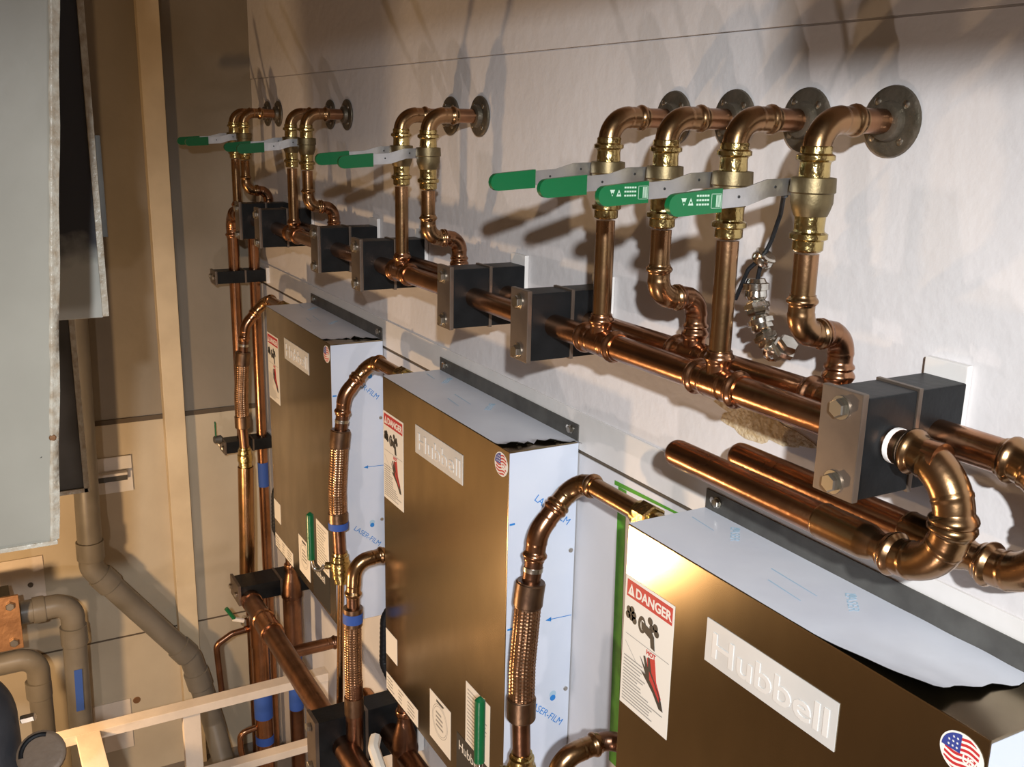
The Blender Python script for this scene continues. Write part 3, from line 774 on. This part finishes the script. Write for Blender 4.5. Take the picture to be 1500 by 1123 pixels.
# vertical lower pipes with tape, and the clamp that holds them
hl = thing('down_pipe_clamp', (-3.98, 0, -1.95), 'wide horizontal clamp on the lower pipes under the farthest heater', 'pipe clamp', 'clamps on the vertical pipes')
MB().box(-.07, .07, -.340, -.328, -.045, .045, bev=.002).build('outer_plate', 'steel_plate', hl)
MB().box(-.065, .065, -.328, -.16, -.036, .036, bev=.003).build('front_block', 'rubber_block', hl)
MB().box(-.067, .067, -.16, -.15, -.038, .038, bev=.001).build('middle_plate', 'steel_plate', hl)
MB().box(-.065, .065, -.15, -.0085, -.036, .036, bev=.003).build('rear_block', 'rubber_block', hl)
for xx in (-.045, .045): MB().lathe(hexprof(0, .012, .012, .002), (xx, -.340, 0), (0, -1, 0), 6).build('bolt', 'screw', hl, 25)
def vpipe(x, y, z0, z1, r, m_, label, tapes):
    t = thing('vertical_pipe', (x, y, z0), label, 'copper pipe', 'taped vertical pipes under the farthest heater')
    MB().lathe([(0, r), (z1 - z0, r)], (0, 0, 0), (0, 0, 1), 24).build('pipe_body', m_, t)
    MB().lathe([(z1 - z0 - .26, r), (z1 - z0 - .258, r * 1.12), (z1 - z0 - .11, r * 1.12), (z1 - z0 - .09, r * .9)], (0, 0, 0), (0, 0, 1), 24).build('coupling', m_, t)
    for a, b in tapes:
        MB().lathe([(a - z0, r * 1.02), (b - z0, r * 1.02)], (0, 0, 0), (0, 0, 1), 24).build('tape_wrap', 'tape_blue', t)['label'] = 'blue tape'
    return t
vpipe(-4.0, -.235, -3.14, -1.985, .040, 'copper', 'thick orange copper vertical pipe with blue tape, left of the pair under the clamp', [(-2.60, -2.48), (-2.73, -2.69)])
vpipe(-4.0, -.085, -3.14, -1.90, .032, 'copper_dark', 'dark vertical pipe wrapped in long blue tape, right of the pair under the clamp', [(-2.60, -2.06)])

# thin copper bypass tube and small fittings
tb = thing('bypass_tube', (-4.05, -.27, -2.18), 'thin copper tube looping out left of the thick taped pipe', 'copper tube')
MB().sweep(resample(fillet([(0, .03, .0), (0, -.075, -.008), (0, -.145, -.045), (0, -.13, -.33), (0, -.03, -.335)], .035, 8), .01), .0135, 14).build('tube_body', 'copper_dark', tb)
MB().lathe([(0, .017), (.02, .017)], (0, .0, 0), (0, -1, 0), 14).build('ring', 'copper', tb)
sv2 = thing('small_valve', (-4.05, -.285, -2.14), 'small white lever valve with green tip above the thin copper tube', 'valve')
MB().lathe([(-.02, .013), (-.015, .019), (.015, .019), (.02, .013)], (0, 0, 0), (0, 0, 1), 12).build('valve_body', 'nickel', sv2)
lv = MB().sweep([(.015, -.01, .01), (.015, -.055, .028)], .010, 8).build('lever', 'white_plastic', sv2)
MB().sweep([(.015, -.05, .03), (.015, -.082, .085)], .009, 8).build('grip', 'green', lv)
e2 = thing('drain_elbow', (-4.0, -.275, -2.645), 'small copper elbow bending down at the left foot of the thick taped pipe', 'pipe fitting')
MB().sweep(fit_path([(0, .01, .0), (0, -.07, -.01), (0, -.07, -.09), (0, -.035, -.30)], .03, 8), .0135, 14).build('elbow_body', 'copper', e2)

# ================================================================== WHITE FRAME
fr = thing('support_frame', (-3.6, -.6, -2.2), 'white painted steel frame with a long rail across the lower left', 'frame')
MB().box(-.03, .03, -.60, .53, -.036, 0, bev=.003).build('long_rail', 'frame_paint', fr)
MB().box(-.03, .022, .015, .47, -.345, -.312, bev=.003).build('lower_rail', 'frame_paint', fr)
MB().box(.030, .75, -.428, -.347, -.03, -.001, bev=.002).build('cross_rail', 'frame_paint', fr)
MB().box(-.012, .022, -.05, .015, -.95, -.036, bev=.002).build('leg', 'frame_paint', fr)
MB().box(-.02, .022, .47, .53, -.95, -.036, bev=.002).build('leg', 'frame_paint', fr)

# ================================================================== GREY PVC PIPES
RP = .052
def pvc(pts, rad, label, couplings, r=RP, tape=None):
    o = V(pts[0]); t = thing('pvc_pipe', o, label, 'plastic pipe', 'grey plastic drain pipes')
    lp = [V(p) - o for p in pts]
    path = fillet(lp, rad, 8); MB().sweep(resample(path, .05), r, 24).build('pipe_body', 'pvc', t)
    for p, ax, ln in couplings:
        p = V(p) - o; MB().lathe([(0, r), (.002, r * 1.12), (ln - .006, r * 1.13), (ln, r * 1.05)], p, ax, 24).build('coupling', 'pvc', t)
    if tape:
        a, b = V(tape[0]) - o, V(tape[1]) - o
        MB().prism([(-.016, 0), (.016, 0), (.016, -(a - b).length), (-.016, -(a - b).length)], a + V((r * 1.02, 0, 0)), (0, 1, 0), (a - b).normalized(), .002).build('tape_strip', 'tape_blue', t)['label'] = 'blue tape strip'
    return t
XP = -4.5
pvc([(XP, -.80, .2), (XP, -.845, -1.96), (XP, -.445, -2.51), (XP, -.36, -2.88), (XP + .12, -.33, -3.13)], .07, 'grey drain pipe bending diagonally across the lower back wall',
    [((XP, -.843, -1.83), (0, 0, -1), .09), ((XP, -.815, -2.0), (0, .588, -.809), .08), ((XP, -.50, -2.435), (0, .588, -.809), .075), ((XP, -.428, -2.585), (0, .22, -.97), .09)])
pvc([(-4.4, -1.45, -2.07), (-4.4, -.945, -2.062), (-4.4, -.965, -3.12)], .07, 'grey pipe elbow with blue tape strip at the lower left',
    [((-4.4, -1.10, -2.065), (0, 1, 0), .05), ((-4.4, -.948, -2.17), (0, 0, -1), .09)], .050, ((-4.4, -.950, -2.36), (-4.4, -.956, -2.56)))
pvc([(-4.3, -1.45, -2.235), (-4.3, -1.105, -2.230), (-4.3, -1.115, -3.12)], .07, 'shorter grey pipe elbow beside the black hose at the lower left edge',
    [((-4.3, -1.111, -2.34), (0, 0, -1), .08)], .046)
cp = thing('wall_clamp', (-4.36, -1.18, -2.06), 'rusty bolted clamp plate on the grey pipe at the left edge', 'pipe clamp')
MB().box(.06, .075, -.10, .03, -.11, .13, bev=.003).build('clamp_plate', 'rust_plate', cp)
MB().box(-.07, .06, -.10, -.0, -.10, .12, bev=.003).build('clamp_block', 'rubber_block', cp)
for zz in (.09, -.075): MB().lathe(hexprof(0, .016, .018, .002), (.075, -.005, zz), (1, 0, 0), 6).build('bolt', 'screw', cp, 25)

# wall plates
wp = thing('slotted_bracket', (XB, -.705, -1.59), 'white square wall plate with a dark slotted bracket right of the duct', 'bracket')
MB().box(.0005, .010, -.085, .08, -.085, .085, bev=.002).build('plate', 'trim', wp)
MB().box(.010, .035, -.085, .055, -.022, .006, bev=.002).build('slot', 'dark_metal', wp)
MB().box(.010, .045, -.085, .055, .006, .018, bev=.002).build('shelf_lip', 'trim', wp)
for (y, z, sy, sz, l) in ((-1.14, -2.02, .11, .10, 'pale wall plate behind the grey pipe at the left edge'), (-.80, -2.86, .085, .13, 'pale bolted wall plate seen below the white rail')):
    t = thing('wall_plate', (XB, y, z), l, 'plate', 'pale wall plates')
    MB().box(.0005, .008, -sy, sy, -sz, sz, bev=.002).build('plate', 'frame_paint', t)
    MB().lathe([(0, .012), (.008, .010)], (.008, .05, -.03), (1, 0, 0), 12).build('bolt', 'seam', t)
for (y, z, l) in ((-.745, -2.175, 'brown rust spot on the back wall below the diagonal pipe'), (-.685, -2.75, 'brown rust spot under the white rail')):
    tag(MB().lathe([(0, .018), (.002, .016)], (XB + .0005, y, z), (1, 0, 0), 14).build('rust_spot', 'rust_plate'), l, 'spot')

# ================================================================== LEFT CABINET AND DUCTS
cb = thing('steel_cabinet', (-1.8, -1.13, -.72), 'pale scuffed steel cabinet panel filling the left edge', 'cabinet')
def slab(quad_yz, x, thick, edge):   # vertical panel facing +x
    mb = MB(); n = len(quad_yz)
    f_ = [V((x, a, b)) for a, b in quad_yz]; bk = [V((x - thick, a, b)) for a, b in quad_yz]
    mb.add(f_ + bk, [tuple(range(n)), tuple(reversed(range(n, 2 * n)))] + [(k, (k + 1) % n, n + (k + 1) % n, n + k) for k in range(n)], 0)
    return mb
# front with a rolled right edge, leaning slightly
mb = MB(); rows = 8; prof = [(-.55, 0), (-.030, 0), (-.018, .002), (-.011, 0), (-.004, -.004), (0, -.012), (0, -.30), (-.55, -.30)]
vs = []
for j in range(rows + 1):
    z = 1.05 * j / rows
    for a, b in prof: vs.append(V((b, a + .0855 * z + .006, z)))
n = len(prof); fs = [(j * n + k, j * n + (k + 1) % n, (j + 1) * n + (k + 1) % n, (j + 1) * n + k) for j in range(rows) for k in range(n)]
fs += [tuple(reversed(range(n))), tuple(range(rows * n, rows * n + n))]
mb.add(vs, fs, 0); mb.build('panel', 'cab', cb, 50)
mb = MB(); mb.box(-.02, .004, -.55, .004, -.008, .0, bev=.002); mb.build('bottom_lip', 'cab_edge', cb)
mb = MB(); vs = []
for j in range(25):
    z = 1.05 * j / 24; y0 = .0855 * z + .006
    for a, b in ((-.0145 + .0012 * math.sin(j * 2.1), .001), (-.0125, .0036), (-.0095, .0036), (-.0075, .0012), (.0012 + .0010 * math.sin(j * 1.3), -.003), (.001, -.02)): vs.append(V((b, y0 + a, z)))
mb.add(vs, [(j * 6 + k, j * 6 + k + 1, j * 6 + k + 7, j * 6 + k + 6) for j in range(24) for k in range(5)], 0)
mb.build('worn_edge', 'cab_edge', cb, 60)
MB().lathe([(0, .006), (.002, .0045)], (.002, .012, .185), (1, 0, 0), 12).build('edge_rivet', 'rust_plate', cb)
sc = MB()
for (y, z, a, ln, wd) in ((-.095, .575, 1.9, .032, .0016), (-.103, .562, 1.7, .012, .0024), (-.015, .155, .3, .010, .003), (-.09, .43, 1.2, .012, .001), (-.105, .50, 1.5, .004, .002)):
    d_ = V((0, math.cos(a), math.sin(a))); n_ = V((0, -d_.z, d_.y)); c_ = V((.0006, y + .0855 * z, z))
    sc.add([c_ - d_ * ln - n_ * wd * .3, c_ - n_ * wd, c_ + d_ * ln, c_ + n_ * wd], [(0, 1, 2, 3)], 0)
sc.build('scratch', 'ink', cb, 0)
dk = thing('metal_duct', (-2.4, -.94, -.447), 'shiny bent sheet metal duct hanging behind the left cabinet', 'duct')
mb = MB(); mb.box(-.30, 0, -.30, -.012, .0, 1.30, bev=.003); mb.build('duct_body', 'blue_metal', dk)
mb = MB(); mb.box(-.02, .006, -.014, .0, .003, 1.30, bev=.002); mb.build('edge_flange', 'cab_edge', dk)
mb = MB(); mb.box(-.02, -.004, .0, .012, .18, .40, bev=.001); mb.build('side_strip', 'dark_metal', dk)
d3 = thing('lower_duct', (-3.2, -.945, -1.135), 'dark sheet metal duct end seen below the shiny duct', 'duct')
MB().box(-.30, 0, -.30, 0, .0, 1.0, bev=.003).build('duct_body', 'dark_metal', d3)
MB().box(.0, .006, -.30, .0, -.004, .010, bev=.001).build('bottom_lip', 'cab_edge', d3)
MB().box(.0, .006, -.012, .004, -.004, 1.0, bev=.001).build('edge_strip', 'cab_edge', d3)

# ================================================================== BLACK HOSE BOTTOM LEFT
bh = thing('black_hose', (-2.25, -1.262, -1.40), 'thick dark rubber hose with clamp ring at the bottom left corner', 'hose')
MB().sweep(resample(fillet([(-.03, -.16, .19), (.0, -.006, .18), (.03, .0, -.20)], .075, 10), .01), .052, 28).build('hose_body', 'hose_black', bh)
MB().lathe([(0, .057), (.035, .058), (.036, .054)], (.012, -.002, -.01), (.08, 0, -1), 28).build('clamp_ring', 'ferrule', bh)
MB().lathe([(0, .045), (.006, .050), (.02, .050), (.024, .040)], (.07, .085, .030), (.75, -.15, .75), 28).build('end_flange', 'frame_brown', bh)
arc = []
ad = V((.75, -.15, .75)).normalized(); aa = V((0, 1, .2)).cross(ad).normalized(); ab = ad.cross(aa)
for k in range(15):
    th = math.radians(150 + 8 * k); arc.append(V((.07, .085, .030)) + ad * .024 + (aa * math.cos(th) + ab * math.sin(th)) * .040)
MB().sweep(arc, .005, 8).build('rubber_band', 'black', bh)
for p in ((.03, .052, .105), (.055, .05, .0)):
    MB().lathe(hexprof(0, .03, .010, .002), p, (.3, .9, .2), 6).build('bolt', 'screw', bh, 25)

# cream plastic strap under the middle heater
wb = MB(); wb.sweep(resample(fillet([(-2.60, -.24, -1.865), (-2.56, -.262, -1.872), (-2.50, -.265, -1.90), (-2.40, -.265, -1.965)], .03, 6), .01), .018, 8)
tag(wb.build('plastic_strap', 'white_plastic'), 'cream plastic strap lying over pipes under the middle heater', 'strap')
